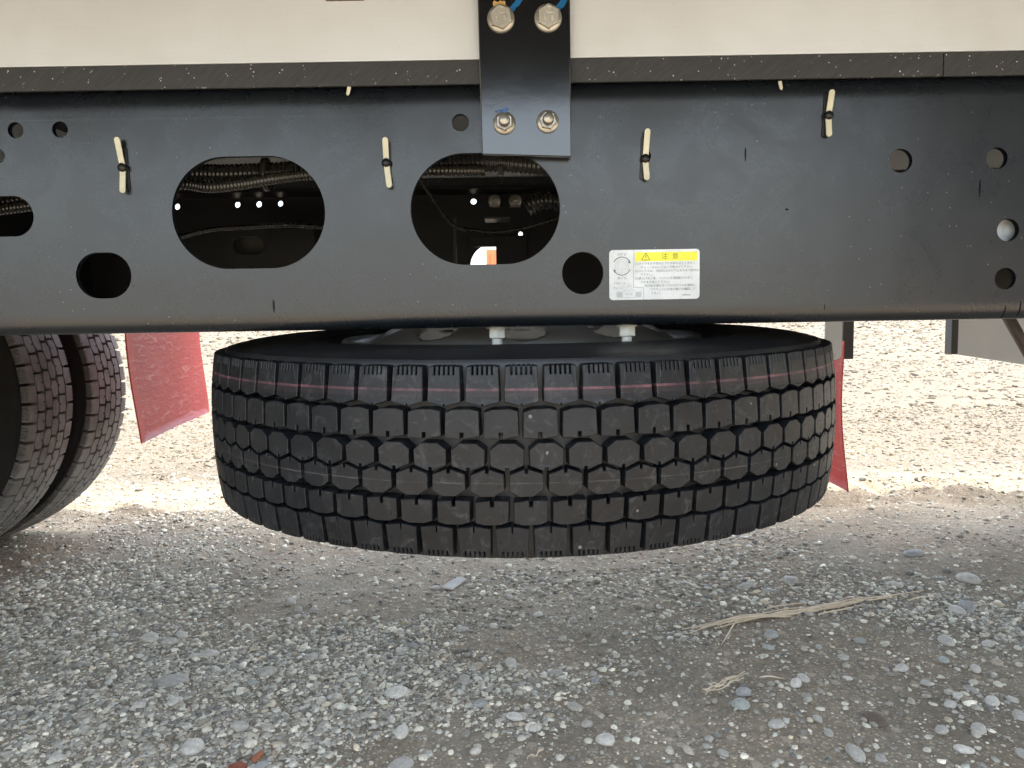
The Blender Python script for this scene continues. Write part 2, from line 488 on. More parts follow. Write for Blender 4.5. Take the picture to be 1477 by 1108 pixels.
def scatter(y0, y1, n, smin, smed, smax, use_d=True, sig=0.45, xm=0.45):
    y = np.sqrt(rng.uniform(y0 ** 2, y1 ** 2, n * 3))
    hw = y * 0.70 + xm
    x = rng.uniform(-1, 1, n * 3) * hw
    d = gdens(x, y) if use_d else np.clip(0.25 + 0.9 * fnoise(x * .5, y, 0.5, 77), 0, 1)
    keep = rng.uniform(0, 1, n * 3) < d
    x, y = x[keep][:n], y[keep][:n]
    s = np.clip(smed * np.exp(rng.normal(0, sig, len(x))), smin, smax) / 2
    return x, y, s
parts = []
parts.append(scatter(1.02, 1.75, 42000, .0024, .0054, .019, sig=.55))
parts.append(scatter(1.02, 2.4, 6000, .0085, .0135, .028, sig=.32))
parts.append(scatter(1.75, 3.0, 30000, .004, .0085, .024))
parts.append(scatter(2.9, 5.5, 24000, .008, .015, .045, False))
parts.append(scatter(5.5, 11, 9000, .018, .032, .08, False))
parts.append(scatter(11, 24, 5000, .045, .075, .15, False))
parts.append(scatter(24, 60, 5000, .09, .15, .30, False))
PX = np.concatenate([p[0] for p in parts]); PY = np.concatenate([p[1] for p in parts]); PS = np.concatenate([p[2] for p in parts])
tmpl = [dome_template(k) for k in range(10)]
which = rng.integers(0, 10, len(PX))
hz = height(PX, PY)
tint = stone_cols(len(PX))
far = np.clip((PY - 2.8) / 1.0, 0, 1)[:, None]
tint = tint * (1 - far) + (tint * np.array([0.36, 0.325, 0.275])) * far  # gravel colour darkened where the sun falls, to hold its brightness down
Vs = []; Fs = []; Cs = []; off = 0
for k, (tv, tf) in enumerate(tmpl):
    idx = np.where(which == k)[0]; n = len(idx)
    a = rng.uniform(0, 2 * PI, n); el = rng.uniform(0.62, 1.0, n); hh = rng.uniform(0.35, 0.72, n)
    tx, ty = rng.normal(0, .18, n), rng.normal(0, .18, n)
    X = tv[None, :, 0] * PS[idx, None]; Y = tv[None, :, 1] * (PS[idx] * el)[:, None]; Z = tv[None, :, 2] * (PS[idx] * hh)[:, None]
    Z = Z + X * tx[:, None] + Y * ty[:, None]
    ca_, sa_ = np.cos(a)[:, None], np.sin(a)[:, None]
    xw = X * ca_ - Y * sa_ + PX[idx, None]; yw = X * sa_ + Y * ca_ + PY[idx, None]
    zw = Z + hz[idx, None] + (PS[idx] * hh * 0.10)[:, None]
    m = tv.shape[0]
    Vs.append(np.stack([xw, yw, zw], 2).reshape(-1, 3))
    Fs.append((tf[None] + (np.arange(n) * m)[:, None, None] + off).reshape(-1, 3))
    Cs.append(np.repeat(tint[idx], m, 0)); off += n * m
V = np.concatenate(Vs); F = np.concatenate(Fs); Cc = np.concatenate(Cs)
me = bpy.data.meshes.new('gravel')
me.vertices.add(len(V)); me.vertices.foreach_set('co', V.ravel())
me.loops.add(F.size); me.loops.foreach_set('vertex_index', F.ravel().astype(np.int32))
me.polygons.add(len(F)); me.polygons.foreach_set('loop_start', (np.arange(len(F)) * 3).astype(np.int32))
me.polygons.foreach_set('use_smooth', np.ones(len(F), bool))
me.update(calc_edges=True)
ca = me.color_attributes.new('tint', 'FLOAT_COLOR', 'POINT')
c4 = np.ones((len(V), 4), np.float32); c4[:, :3] = Cc
ca.data.foreach_set('color', c4.ravel())
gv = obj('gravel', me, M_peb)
tag(gv, 'loose pale grey gravel scattered over the brown earth', 'gravel', kind='stuff')

# the stones large enough to pick out one by one
svars = []
for k in range(14):
    v, f = icos(2)
    r = np.random.default_rng(900 + k)
    ang = k % 3 == 0
    dirs = r.normal(size=(9 if ang else 5, 3)); dirs /= np.linalg.norm(dirs, axis=1)[:, None]
    vv_ = v.copy()
    for d in dirs:                       # cut facets into the ball
        lim = r.uniform(.55, .8) if ang else r.uniform(.72, .9)
        p = vv_ @ d; over = np.clip(p - lim, 0, None)
        vv_ -= over[:, None] * d[None] * (0.95 if ang else .75)
    vv_ *= (1 + 0.10 * (fnoise(v[:, 0] * 2 + v[:, 2] * 1.3 + 50, v[:, 1] * 2 - v[:, 2] + 50, 1.0, 30 + k) - .5))[:, None]
    vv_ /= np.abs(vv_[:, :2]).max()
    m_ = bpy.data.meshes.new('stone'); m_.from_pydata(vv_.tolist(), [], f.tolist())
    m_.polygons.foreach_set('use_smooth', [True] * len(f)); m_.materials.append(M_stone); m_.update()
    svars.append(m_)
def stone(x, y, s, col, ang=None, flat=None, var=None, el=None):
    o = bpy.data.objects.new('stone', svars[var if var is not None else random.randrange(14)]); COL.objects.link(o)
    h = flat if flat else random.uniform(.40, .68)
    e = el if el else random.uniform(.62, .95)
    o.scale = (s, s * e, s * h)
    o.rotation_euler = (random.uniform(-.12, .12), random.uniform(-.12, .12), ang if ang is not None else random.uniform(0, 6.3))
    o.location = (x, y, float(height(np.array([x]), np.array([y]))[0]) + s * h * 0.22)
    o.color = (*col, 1)
    o.parent = ground
    return o
LG, WH, MG, BL, BG, BE, BR, RD, OR = (.55, .515, .45), (.68, .64, .56), (.45, .42, .365), (.42, .415, .39), (.43, .44, .39), (.60, .52, .42), (.17, .13, .10), (.30, .09, .05), (.42, .16, .08)
LIST = [(222, 848, 14, MG), (262, 918, 20, LG), (303, 941, 23, LG), (387, 968, 27, LG), (252, 1010, 23, WH), (250, 981, 48, MG), (278, 1073, 37, WH), (345, 1046, 27, LG), (83, 1097, 22, WH), (200, 1019, 18, WH),
        (281, 945, 17, LG), (419, 870, 20, MG), (449, 946, 27, MG), (364, 984, 19, BG), (342, 1101, 25, RD), (371, 1086, 21, OR), (377, 1099, 22, BL), (244, 928, 22, LG), (217, 923, 24, LG), (430, 878, 18, MG), (452, 880, 17, MG),
        (665, 910, 20, LG), (712, 902, 15, WH), (776, 888, 15, WH), (812, 923, 17, LG), (573, 999, 36, WH), (737, 960, 25, LG), (670, 984, 25, MG), (693, 1019, 23, BL), (743, 1036, 25, WH), (773, 1052, 23, LG), (874, 1070, 28, WH),
        (579, 1058, 30, WH), (578, 1102, 46, LG), (686, 1083, 18, WH), (802, 973, 20, LG), (855, 974, 14, LG), (859, 983, 15, BL), (847, 1046, 17, MG), (527, 1034, 18, LG), (565, 1039, 20, WH), (829, 1021, 22, LG), (595, 931, 15, BL),
        (1072, 1003, 23, BL), (1068, 1022, 25, BG), (1159, 984, 21, WH), (1148, 992, 22, WH), (1263, 1042, 30, BR), (1358, 1058, 20, LG), (1411, 1058, 25, LG), (1234, 1093, 34, LG), (992, 1081, 21, BE), (1301, 965, 20, WH), (1365, 925, 25, LG),
        (1112, 924, 23, BL), (1108, 940, 17, BG), (1216, 953, 15, LG), (1179, 1043, 20, LG), (1431, 1012, 24, WH), (1381, 1006, 18, WH), (1371, 1017, 17, WH), (1407, 964, 19, WH), (1470, 1033, 20, LG), (1395, 875, 26, BL), (1381, 882, 24, LG),
        (1292, 846, 20, LG), (1043, 1088, 18, LG), (1023, 1068, 14, LG), (1317, 800, 26, BL), (1397, 839, 30, LG), (1140, 842, 26, MG), (1075, 850, 26, LG), (1425, 928, 18, LG), (1361, 953, 15, BG), (1240, 928, 16, BG), (1181, 938, 14, BL),
        (1120, 1052, 22, LG), (1195, 1062, 18, LG), (1163, 1010, 15, MG), (1390, 1086, 26, WH), (1270, 1098, 17, LG), (1475, 1093, 20, LG), (1222, 983, 13, WH), (1335, 985, 17, LG), (1400, 995, 17, MG), (628, 845, 16, LG), (735, 860, 17, LG)]
for (px, py, wd, c) in LIST:
    g = G(px, py); f_ = random.uniform(.88, 1.1)
    stone(g.x, g.y, gsz(px, py, wd) / 2, [k * f_ for k in c], el=random.uniform(.62, .85), flat=.22 if wd > 43 else None)
n_extra = 0
while n_extra < 190:
    y = math.sqrt(random.uniform(1.05 ** 2, 2.9 ** 2)); x = random.uniform(-.68, .68) * y
    if random.random() > float(gdens(np.array([x]), np.array([y]))[0]) + .18: continue
    s = random.uniform(.0055, .0105) * (1 if y < 1.8 else 1.35)
    c = stone_cols(1)[0]
    stone(x, y, s, [float(k) for k in c]); n_extra += 1

# ------------------------------------------------------------------ the truck
truck = empty('cargo_truck', (0, 1.39, 0))
tag(truck, 'black framed cargo truck seen from the side with its spare wheel slung below', 'truck')
truck_inv = Matrix.Translation((0, -1.39, 0))
def T(o, p=None):
    """parent o to p (default the truck), keeping its world position"""
    p = p or truck
    o.parent = p
    o.matrix_parent_inverse = p.matrix_world.inverted() if p is not truck else truck_inv
    return o

YF = 0.962
def plate(mb, x0, x1, z0, z1, holes, y, th):
    """flat plate facing -Y with real cut-outs: holes = (cx, cz, half_w, half_h, lip)"""
    pts = []; edges = []
    def loop(ps):
        k = len(pts); pts.extend(Vector(p) for p in ps); n = len(ps)
        edges.extend((k + i, k + (i + 1) % n) for i in range(n))
    loop([(x0, z0), (x1, z0), (x1, z1), (x0, z1)])
    loops = []
    for (cx, cz, hw, hh, lip) in holes:
        r = min(hw, hh); n = 96 if r > .04 else 40
        def ring(off):
            out = []
            for i in range(n):
                a = 2 * PI * (i + .5) / n
                ca, sa = math.cos(a), math.sin(a)
                out.append((cx + (hw - r) * (1 if ca > 0 else -1) + (r + off) * ca, cz + (hh - r) * (1 if sa > 0 else -1) + (r + off) * sa))
            return out
        loop(ring(lip)); loops.append((ring, lip, n))
    vo, eo, fo, *_ = delaunay_2d_cdt(pts, edges, [], 1, 1e-6)
    def inside(p):
        for (cx, cz, hw, hh, lip) in holes:
            r = min(hw, hh); dx = max(0, abs(p[0] - cx) - (hw - r)); dz = max(0, abs(p[1] - cz) - (hh - r))
            if math.hypot(dx, dz) < r + lip - 1e-5: return True
        return False
    keep = []
    for f in fo:
        c = sum((Vector(vo[i]) for i in f), Vector((0, 0))) / len(f)
        if not inside(c): keep.append(tuple(f))
    mb.add([(p[0], y, p[1]) for p in vo], keep, False)
    mb.add([(p[0], y + th, p[1]) for p in vo], [tuple(reversed(f)) for f in keep], False)
    for ring, lip, n in loops:
        vs = []; seq = []
        for q in range(7):
            a = (PI / 2) * q / 6
            seq.append((lip * (1 - math.sin(a)), y + lip * (1 - math.cos(a))))
        seq.append((0, y + max(th, lip + .001))); seq.append((lip, y + th))
        for off, yy in seq: vs += [(p[0], yy, p[1]) for p in ring(off)]
        fs = []
        for q in range(len(seq) - 1):
            for i in range(n):
                j = (i + 1) % n
                fs.append((q * n + i, q * n + j, (q + 1) * n + j, (q + 1) * n + i))
        mb.add(vs, fs, True)
def pxhole(x0, x1, y0, y1, lip, Y=YF):
    a = U((x0 + x1) / 2, (y0 + y1) / 2, Y); sc = (a - CAM).dot(ray(738.5, 554)) / 1109
    return (a.x, a.z, (x1 - x0) / 2 * sc, (y1 - y0) / 2 * sc, lip)
holes = [pxhole(254, 463, 233, 381, .005), pxhole(598, 802, 228, 375, .005), pxhole(-62, 45, 287, 338, .003), pxhole(113, 186, 368, 427, .003)]
for (cx, cy, r) in ((22.5, 188, 10), (86.5, 187, 10), (-3, 225, 9), (664, 177, 11), (1299, 232, 15.5), (1438, 228.5, 14), (1454, 332, 14.5), (1450, 402, 14)):
    holes.append(pxhole(cx - r, cx + r, cy - r, cy + r, .0012))
holes.append(pxhole(813, 868, 366, 422, .002))
for (cx, cy) in ((180, 240), (559, 237), (932, 225), (1194, 167)):
    holes.append(pxhole(cx - 6, cx + 6, cy - 6, cy + 6, .001))
ZB, ZT, RB, RT = 0.6870, 0.9895, 0.024, 0.034
X0, X1 = -3.6, 4.2
mb = MB()
plate(mb, X0, X1, ZB + RB, ZT - RT, holes, YF, 0.008)
def bend(sgn, zc, ycen, flange, direction=1, RB=RB):
    """rolled corner plus flange of the channel; direction +1 = flanges run away from the viewer"""
    o = []; i_ = []; px_ = [0.0]; pz_ = [0.0]; NS = 240
    for q in range(NS):
        a = (PI / 2) * ((q + .5) / NS) ** 1.7
        px_.append(px_[-1] + math.sin(a)); pz_.append(pz_[-1] + math.cos(a))
    kx = RB / pz_[-1]; wy = px_[-1] * kx
    for q in range(0, NS + 1, 12):
        a = (PI / 2) * (q / NS) ** 1.7
        yy_, zz_ = px_[q] * kx, pz_[q] * kx
        o.append((ycen + direction * yy_, zc + sgn * zz_))
        i_.append((ycen + direction * (yy_ + .006 * math.cos(a)), zc + sgn * (zz_ - .006 * math.sin(a))))
    o.append((ycen + direction * flange, zc + sgn * RB)); i_.append((ycen + direction * flange, zc + sgn * (RB - .006)))
    prof = o + i_[::-1]; n = len(prof)
    vs = [(X0, p[0], p[1]) for p in prof] + [(X1, p[0], p[1]) for p in prof]
    mb.add(vs, [(i, (i + 1) % n, n + (i + 1) % n, n + i) for i in range(n)], True)
bend(-1, ZB + RB, YF, .09); bend(1, ZT - RT, YF, .09, 1, RT)
rail = mb.build('frame_rail', M_rail); T(rail)
rail['label'] = 'near black frame rail with two large oval holes'
# sharp edges stay sharp on the flanges
for o_ in (rail,):
    o_.data.set_sharp_from_angle(angle=R(40))

# far rail, holes let the daylight of the yard through
YR = 1.812
fh = [pxhole(cx - r, cx + r, cy - r, cy + r, .001, YR) for (cx, cy, r) in ((342, 295, 3.8), (373, 294.5, 3.8), (404, 293.5, 3.5), (255, 298, 3.8), (683, 290.5, 3.6), (1438, 224, 12), (-3, 225, 8))]
fh.append(pxhole(679, 745, 353, 415, .001, YR))
qa = U(715, 340, 1.79); qb = U(760, 400, 1.79)
mb = MB(); mb.box(qa.x, qb.x, 1.79, 1.80, qb.z - .02, qa.z, .001); mb.box(qa.x - .06, qa.x, 1.79, 1.80, U(700, 356, 1.79).z, qa.z, .001); T(mb.build('gusset_plate', M_dark))
fh.append(pxhole(748, 754, 334, 350, .001, YR))
mb = MB()
plate(mb, X0, X1, ZB + RB, ZT - .010, fh, YR, 0.008)
YQ = YR + .008
bend(-1, ZB + RB, YQ, .09, -1); bend(1, ZT - .010, YQ, .09, -1, .010)
frail = mb.build('frame_rail', M_dark); T(frail)
frail.data.set_sharp_from_angle(angle=R(40))
frail['label'] = 'far black frame rail glimpsed through the oval holes'

# crossmembers
for xc in (-2.4, -.98, 1.34, 2.6):
    mb = MB(); mb.box(xc - .004, xc + .004, YF + .012, YR - .004, ZB + .05, ZT - .03)
    mb.box(xc - .004, xc + .06, YF + .012, YR - .004, ZT - .03, ZT - .022); mb.box(xc - .004, xc + .06, YF + .012, YR - .004, ZB + .042, ZB + .05)
    T(mb.build('crossmember', M_dark))
# inner gusset with slot seen through the first hole, and bolted plate in the second
a = U(320, 318, 1.62); b = U(455, 380, 1.62)
mb = MB(); plate(mb, a.x, b.x, b.z, a.z - .02, [pxhole(337, 380, 342, 366, .002, 1.62)], 1.62, .006)
T(mb.build('gusset_plate', M_dark))
a = U(330, 335, 1.66); b = U(400, 375, 1.66)
mb = MB(); mb.box(a.x, b.x, 1.66, 1.668, b.z, a.z, .001)
T(mb.build('backing_plate', simple('grey_backing', (0.06, .06, .055), .5)))
def hexpts(af, rot=0.0):
    r = af / math.sqrt(3)
    return [(r * math.cos(PI / 3 * i + rot), r * math.sin(PI / 3 * i + rot)) for i in range(6)]
def hexbolt_mb(mb, M, af, hh, fr, fh_, rot, dome=.0):
    mb.lathe([(0, 0), (fr, 0), (fr, fh_ * .6), (fr * .93, fh_), (af * .5, fh_ * 1.5)], 32, M)
    mb.prism(hexpts(af, rot), 0, hh, M, bev=af * .05)
for (px, py) in ((713, 290), (743, 290)):
    p = U(px, py, 1.79); mb = MB()
    hexbolt_mb(mb, Matrix.Translation(p) @ TOCAM, .019, .010, .0145, .003, .3)
    mb.lathe([(0, .010), (.006, .010), (.006, .016), (0, .0165)], 16, Matrix.Translation(p) @ TOCAM)
    mb.box(p.x - .012, p.x + .012, 1.791, 1.8119, p.z - .012, p.z + .012, .001)
    T(mb.build('bolt', M_zinc))
p = U(720, 313, 1.6); mb = MB(); mb.box(p.x - .030, p.x + .022, 1.6, 1.66, p.z - .004, p.z, .0005); T(mb.build('bracket_shelf', simple('bare_edge', (.12, .12, .12), .3, .5)))

# conduits inside the frame
def conduit(pts, rad, pitch, name='conduit', n=14, amp=.14):
    pts = [Vector(p) for p in pts]
    # resample a Catmull-Rom path
    path = []
    for i in range(len(pts) - 1):
        p0, p1, p2, p3 = pts[max(i - 1, 0)], pts[i], pts[i + 1], pts[min(i + 2, len(pts) - 1)]
        m = max(2, int((p2 - p1).length / (pitch / 4)))
        for k in range(m):
            t = k / m
            path.append(.5 * ((2 * p1) + (-p0 + p2) * t + (2 * p0 - 5 * p1 + 4 * p2 - p3) * t * t + (-p0 + 3 * p1 - 3 * p2 + p3) * t ** 3))
    path.append(pts[-1])
    rr = [rad * (1 if (i % 4) in (0, 1) else 1 - amp) for i in range(len(path))]
    mb = MB(); mb.tube(path, rr, n); o = mb.build(name, M_cond); T(o); return o
YC = 1.055
def PU(l, y): return [U(a, b, y) for a, b in l]
conduit(PU([(-160, 300), (0, 292), (120, 268), (250, 252), (330, 251), (400, 248), (470, 243), (560, 238), (640, 236), (720, 234), (800, 240), (900, 238), (1010, 236)], YC + .03), .0135, .0062, amp=.13)
conduit(PU([(-160, 318), (0, 302), (120, 285), (250, 266), (300, 270), (345, 266), (400, 257), (470, 250), (600, 246), (700, 246)], YC - .002), .0078, .0046, amp=.15)
conduit(PU([(600, 250), (650, 321), (690, 333), (715, 335), (740, 332), (775, 324), (830, 300), (850, 250)], 1.42), .0042, .0032, n=8)
conduit(PU([(250, 345), (300, 332), (350, 328), (410, 325), (440, 326), (500, 330)], 1.38), .0048, .0038, n=8)
conduit(PU([(760, 300), (775, 292), (800, 290), (840, 300)], 1.3), .016, .007)
q = U(378, 246, YC); mb = MB(); mb.lathe([(.0165, -.004), (.0172, -.004), (.0172, .004), (.0165, .004)], 24, Matrix.Translation((q.x, YC + .018, q.z - .002)) @ Matrix.Rotation(R(90), 4, 'Y') @ Matrix.Scale(1.3, 4, (1, 0, 0)), closed=True)
T(mb.build('cable_tie', M_cond))
q = U(722, 243, YC); mb = MB(); mb.box(q.x - .004, q.x + .004, YC + .012, YC + .016, q.z - .008, q.z + .006, .001); T(mb.build('cable_tie', M_cond))
# hanger inside the second hole
q = U(656, 348, 1.5); mb = MB(); mb.box(q.x - .003, q.x + .003, 1.5, 1.508, q.z - .045, q.z + .045, .001); T(mb.build('hanger_strap', M_rimd))

# spacer boards between the frame and the body
pj = U(1361, 92, .956)
zs0 = U(738, 120, .956).z; zs1 = U(738, 86, .956).z
for (x0, x1) in ((X0, pj.x - .0006), (pj.x + .0006, X1)):
    mb = MB(); mb.box(x0, x1, .9560, .961, zs0, zs1, .0005); mb.box(x0, x1, .9612, 1.048, ZT + .0008, zs1 - .0002)
    T(mb.build('spacer_board', M_strip))
mb = MB(); mb.box(X0, X1, YR - .075, YR + .012, ZT + .0008, zs1); T(mb.build('spacer_board', M_strip))
# body sub-frame sill (pale metal)
DZ = 1.20
mb = MB(); mb.box(X0, X1, .9580, 1.045, zs1 + .0015, DZ - .002, .0015); T(mb.build('body_sill', M_sill))
mb = MB(); mb.box(X0, X1, YR - .07, YR + .01, zs1 + .0015, DZ - .002, .0015); T(mb.build('body_sill', M_sill))
for k in range(13):
    x = X0 + .3 + k * .6
    for (ya, yb) in ((.15, .955), (1.05, YR - .075), (YR + .015, 2.645)):
        mb = MB(); mb.box(x - .03, x + .03, ya, yb, DZ - .10, DZ - .003, .003); T(mb.build('floor_bearer', M_dark))
mb = MB(); mb.box(X0, X1, .145, 2.65, DZ, DZ + .05, .003); T(mb.build('deck', simple('dark_deck_boards', (.012, .011, .010), .7)))
for ya, yb in ((.130, .170), (2.625, 2.665)):
    mb = MB(); mb.box(X0, X1, ya, yb, DZ + .052, 1.85, .003)
    mb.box(X0, X1, *((.130, .142) if ya < 1 else (2.653, 2.665)), DZ - .022, DZ + .051)  # lower lip added so the rail and bracket tops reflect dark
    for k in range(14):
        x = X0 + .02 + k * .598; s_ = ya - .012 if ya < 1 else yb
        mb.box(x, x + .03, s_, s_ + .012, DZ + .06, 1.84, .002)
    T(mb.build('side_board', M_body))
mb = MB(); mb.box(X0, X1, .172, 2.622, 1.80, 1.83, .003); T(mb.build('cargo_cover', M_body))

# mounting bracket
YB = .9455
tl, tr = U(688, 0, YB), U(822, 0, YB); bl_, br_ = U(695, 223, YB), U(824.5, 226.5, YB)
mb = MB()
xL, xR = (tl.x + bl_.x) / 2, (tr.x + br_.x) / 2
prof = [(bl_.x, bl_.z), (br_.x, br_.z), (tr.x, DZ - .004), (tl.x, DZ - .004)]
bmx = bmesh.new()
fc = bmx.faces.new([bmx.verts.new((p[0], YB + .0085, p[1])) for p in prof])
r_ = bmesh.ops.extrude_face_region(bmx, geom=[fc])
for g_ in r_['geom']:
    if isinstance(g_, bmesh.types.BMVert): g_.co.y = YB
bmesh.ops.recalc_face_normals(bmx, faces=bmx.faces[:])
bmesh.ops.bevel(bmx, geom=bmx.edges[:], offset=.0012, segments=3, affect='EDGES')
mb.bm(bmx, False)
brk = mb.build('mounting_bracket', M_brk); T(brk)
brk.data.set_sharp_from_angle(angle=R(25)); brk.data.polygons.foreach_set('use_smooth', [True] * len(brk.data.polygons))
brk.data.set_sharp_from_angle(angle=R(50))
def textmesh(body, size, M, mat, name, parent, extrude=.0001, align='CENTER', xs=1.0, offset=0.0):
    cu = bpy.data.curves.new(name, 'FONT'); cu.body = body; cu.size = size; cu.extrude = extrude
    cu.align_x = align; cu.align_y = 'CENTER'; cu.resolution_u = 3; cu.offset = offset
    o = bpy.data.objects.new(name, cu); COL.objects.link(o)
    bpy.context.view_layer.update()
    me = bpy.data.meshes.new_from_object(o.evaluated_get(bpy.context.evaluated_depsgraph_get()))
    bpy.data.objects.remove(o)
    S = Matrix.Diagonal((xs, 1, 1, 1))
    me.transform(M @ S)
    me.materials.clear(); me.materials.append(mat)
    o = obj(name, me, mat, None)
    T(o, parent) if parent is not truck else T(o)
    return o
FACE = TOCAM      # text lying in XY stood upright facing -Y
for k, (px, py, rot) in enumerate(((722.5, 27.5, R(40)), (790.5, 26.5, R(30)))):
    p = U(px, py, YB); p.y = YB
    M = Matrix.Translation(p) @ TOCAM
    mb = MB(); hexbolt_mb(mb, M, .0245, .0105, .0163, .0032, rot)
    bo = mb.build('bolt', M_zinc); T(bo, brk)
    Mt = M @ Matrix.Translation((0, 0, .0106)) @ Matrix.Rotation(rot - R(30), 4, 'Z')
    mk = MB(); mk.lathe([(.0030, 0), (.0036, .0008), (.0042, 0)], 24, Mt @ Matrix.Translation((.001 if k else .003, .0062, 0)))
    for sx in (-1, 1):
        for dz in (0.0013, -0.0013):
            mk.lathe([(.0006, 0), (.0012, .0008), (.0018, 0)], 14, Mt @ Matrix.Translation((sx * .0044, -.0022 + dz, 0)))
    ms = mk.mesh('head_marking', M_zinc)
    # the marking is raised on the head, so it belongs to the bolt mesh
    bm2 = bmesh.new(); bm2.from_mesh(bo.data); bm2.from_mesh(ms); bm2.to_mesh(bo.data); bm2.free()
for k, (px, py) in enumerate(((727.5, 178), (790, 176))):
    p = U(px, py, YB); p.y = YB
    M = Matrix.Translation(p) @ TOCAM
    mb = MB(); hexbolt_mb(mb, M, .0185, .0095, .0135, .0028, .55 + k * .3)
    mb.lathe([(.0066, .0096), (.0062, .0100), (.0062, .0185), (.0052, .0198), (0, .0200)], 24, M)
    for q in range(5):
        mb.lathe([(.0061, .0108 + q * .0016), (.0067, .0114 + q * .0016), (.0061, .0120 + q * .0016)], 20, M)
    T(mb.build('nut', M_nut), brk)
# painted alignment marks
def ribbon(p0, p1, wd, y, name, mat, parent, jag=.15):
    mb = MB(); p0, p1 = Vector(p0), Vector(p1); d = (p1 - p0).normalized(); nrm = Vector((-d.z, 0, d.x)); top = []; bot = []
    for i in range(9):
        t = i / 8; c = p0.lerp(p1, t)
        top.append(c + nrm * wd * (.5 + random.uniform(-jag, jag))); bot.append(c - nrm * wd * (.5 + random.uniform(-jag, jag)))
    vs = [(v.x, y, v.z) for v in top + bot[::-1]]; n = len(vs)
    vs2 = [(v[0], y + .0004, v[2]) for v in vs]
    mb.add(vs + vs2, [tuple(range(n)), tuple(reversed(range(n, 2 * n)))] + [(i, (i + 1) % n, n + (i + 1) % n, n + i) for i in range(n)])
    o = mb.build(name, mat)
    T(o, parent); return o
for (a, b) in (((737, 16), (757, -12)), ((804, 14), (826, -14))):
    ribbon(U(*a, YB), U(*b, YB), .0065, YB - .0006, 'paint_mark', M_blue, brk)
ribbon(U(711, 7, YB), U(729, 6, YB), .0050, YB - .0035, 'sealant_blob', M_tan, brk, .3)
ribbon(U(714, 161, YB), U(734, 157, YB), .0022, YB - .0003, 'paint_mark', simple('faded_blue_mark', (.03, .09, .3), .35), brk, .35)
ribbon(U(727, 163, YB), U(730, 167, YB), .003, YB - .0145, 'paint_mark', M_blue, brk, .3)

# clip strips
def clip(px, py, a_up, a_dn, lu=46, ld=40):
    p = U(px, py, YF); sc = .962 / 1109; mb = MB()
    for ang, ln, s in ((a_up, lu * sc, 1), (a_dn, ld * sc, -1)):
        M = Matrix.Translation((p.x, YF - .003, p.z)) @ Matrix.Rotation(R(ang), 4, 'Y') @ Matrix.Rotation(R(8 * s), 4, 'X')
        z0, z1 = (.002, ln) if s > 0 else (-ln, -.002)
        pts = []; hw = .0035
        for i in range(7): pts.append((hw * math.cos(PI * i / 6), (max(z0, z1) - hw if s > 0 else -z0 * 0 + z1) + (hw * math.sin(PI * i / 6) if s > 0 else 0)))
        if s > 0: pts += [(-hw, z0), (hw, z0)]
        else:
            pts = [(hw, z1), (-hw, z1)] + [(-hw * math.cos(PI * i / 6), z0 + hw - hw * math.sin(PI * i / 6)) for i in range(7)]
        mb.prism(pts, 0, .0016, M @ TOCAM, bev=.0003)
    o = mb.build('cable_clip', M_clip); T(o)
    mb = MB(); mb.prism([(-.0032, .026), (-.0035, -.024), (.0030, -.026), (.0034, .024)], 0, .0012, Matrix.Translation((p.x + (.0022 if px < 700 else -.0022), YF - .0006, p.z)) @ TOCAM @ Matrix.Rotation(R(-a_up * .5), 4, 'Z'), bev=.0003)
    v, f = icos(2)
    mb.add([(p.x + a[0] * .0062, YF - .003 + a[1] * .006, p.z + a[2] * .0058) for a in v], f.tolist(), True)
    mb.lathe([(.0052, -.009), (.0052, .004)], 16, Matrix.Translation((p.x, YF - .003, p.z)) @ TOCAM)
    T(mb.build('clip_knot', M_knot), o)
clip(179.5, 243, -5, 0.5, 42, 36); clip(558, 236, 0, -7, 35, 36); clip(930, 230, 3.5, -3, 41, 31); clip(1193, 168, 5, 0, 35, 30)
for (px, py, a) in ((502, 132, 15), (1126.5, 124, -12)):
    p = U(px, py, .957); mb = MB(); M = Matrix.Translation((p.x, .9585, p.z)) @ Matrix.Rotation(R(a), 4, 'Y')
    mb.prism([(-.0022, .006), (-.0018, -.003), (0, -.0050), (.002, -.003), (.0022, .006)], 0, .001, M @ TOCAM, bev=.0002); T(mb.build('cable_clip', M_clip))
p = U(498, -2, .957); mb = MB(); mb.box(p.x - .023, p.x + .023, .950, .957, p.z - .003, p.z + .02, .001); T(mb.build('rubber_stop', simple('brown_rubber', (.10, .05, .045), .5)))
# bolt ends seen in the right-hand holes
p = U(1456, 332, .99); mb = MB(); mb.lathe([(0, 0), (.0115, 0), (.0115, -.02), (0, -.02)][::-1], 32, Matrix.Translation((p.x, .985, p.z)) @ TOCAM); mb.box(p.x - .02, p.x + .02, .986, 1.0, p.z - .03, p.z + .03); T(mb.build('bolt', M_greyp))

# hanging nuts under the frame flange
for (px, py) in ((717, 485), (904, 482)):
    p = U(px, py, 1.0); M = Matrix.Translation((p.x, 1.0, ZB)) @ Matrix.Rotation(PI, 4, 'X')
    mb = MB(); mb.lathe([(0, 0), (.0140, 0), (.0140, .0022), (0, .0022)], 28, M)
    mb.prism(hexpts(.0195, .5), .002, .0145, M, bev=.0009)
    mb.lathe([(.0068, .0145), (.0066, .015), (.0066, .0285), (.0058, .0298), (0, .030)], 20, M)
    for q in range(7): mb.lathe([(.0066, .0155 + q * .0018), (.0071, .0162 + q * .0018), (.0066, .0169 + q * .0018)], 20, M)
    T(mb.build('nut', M_white))

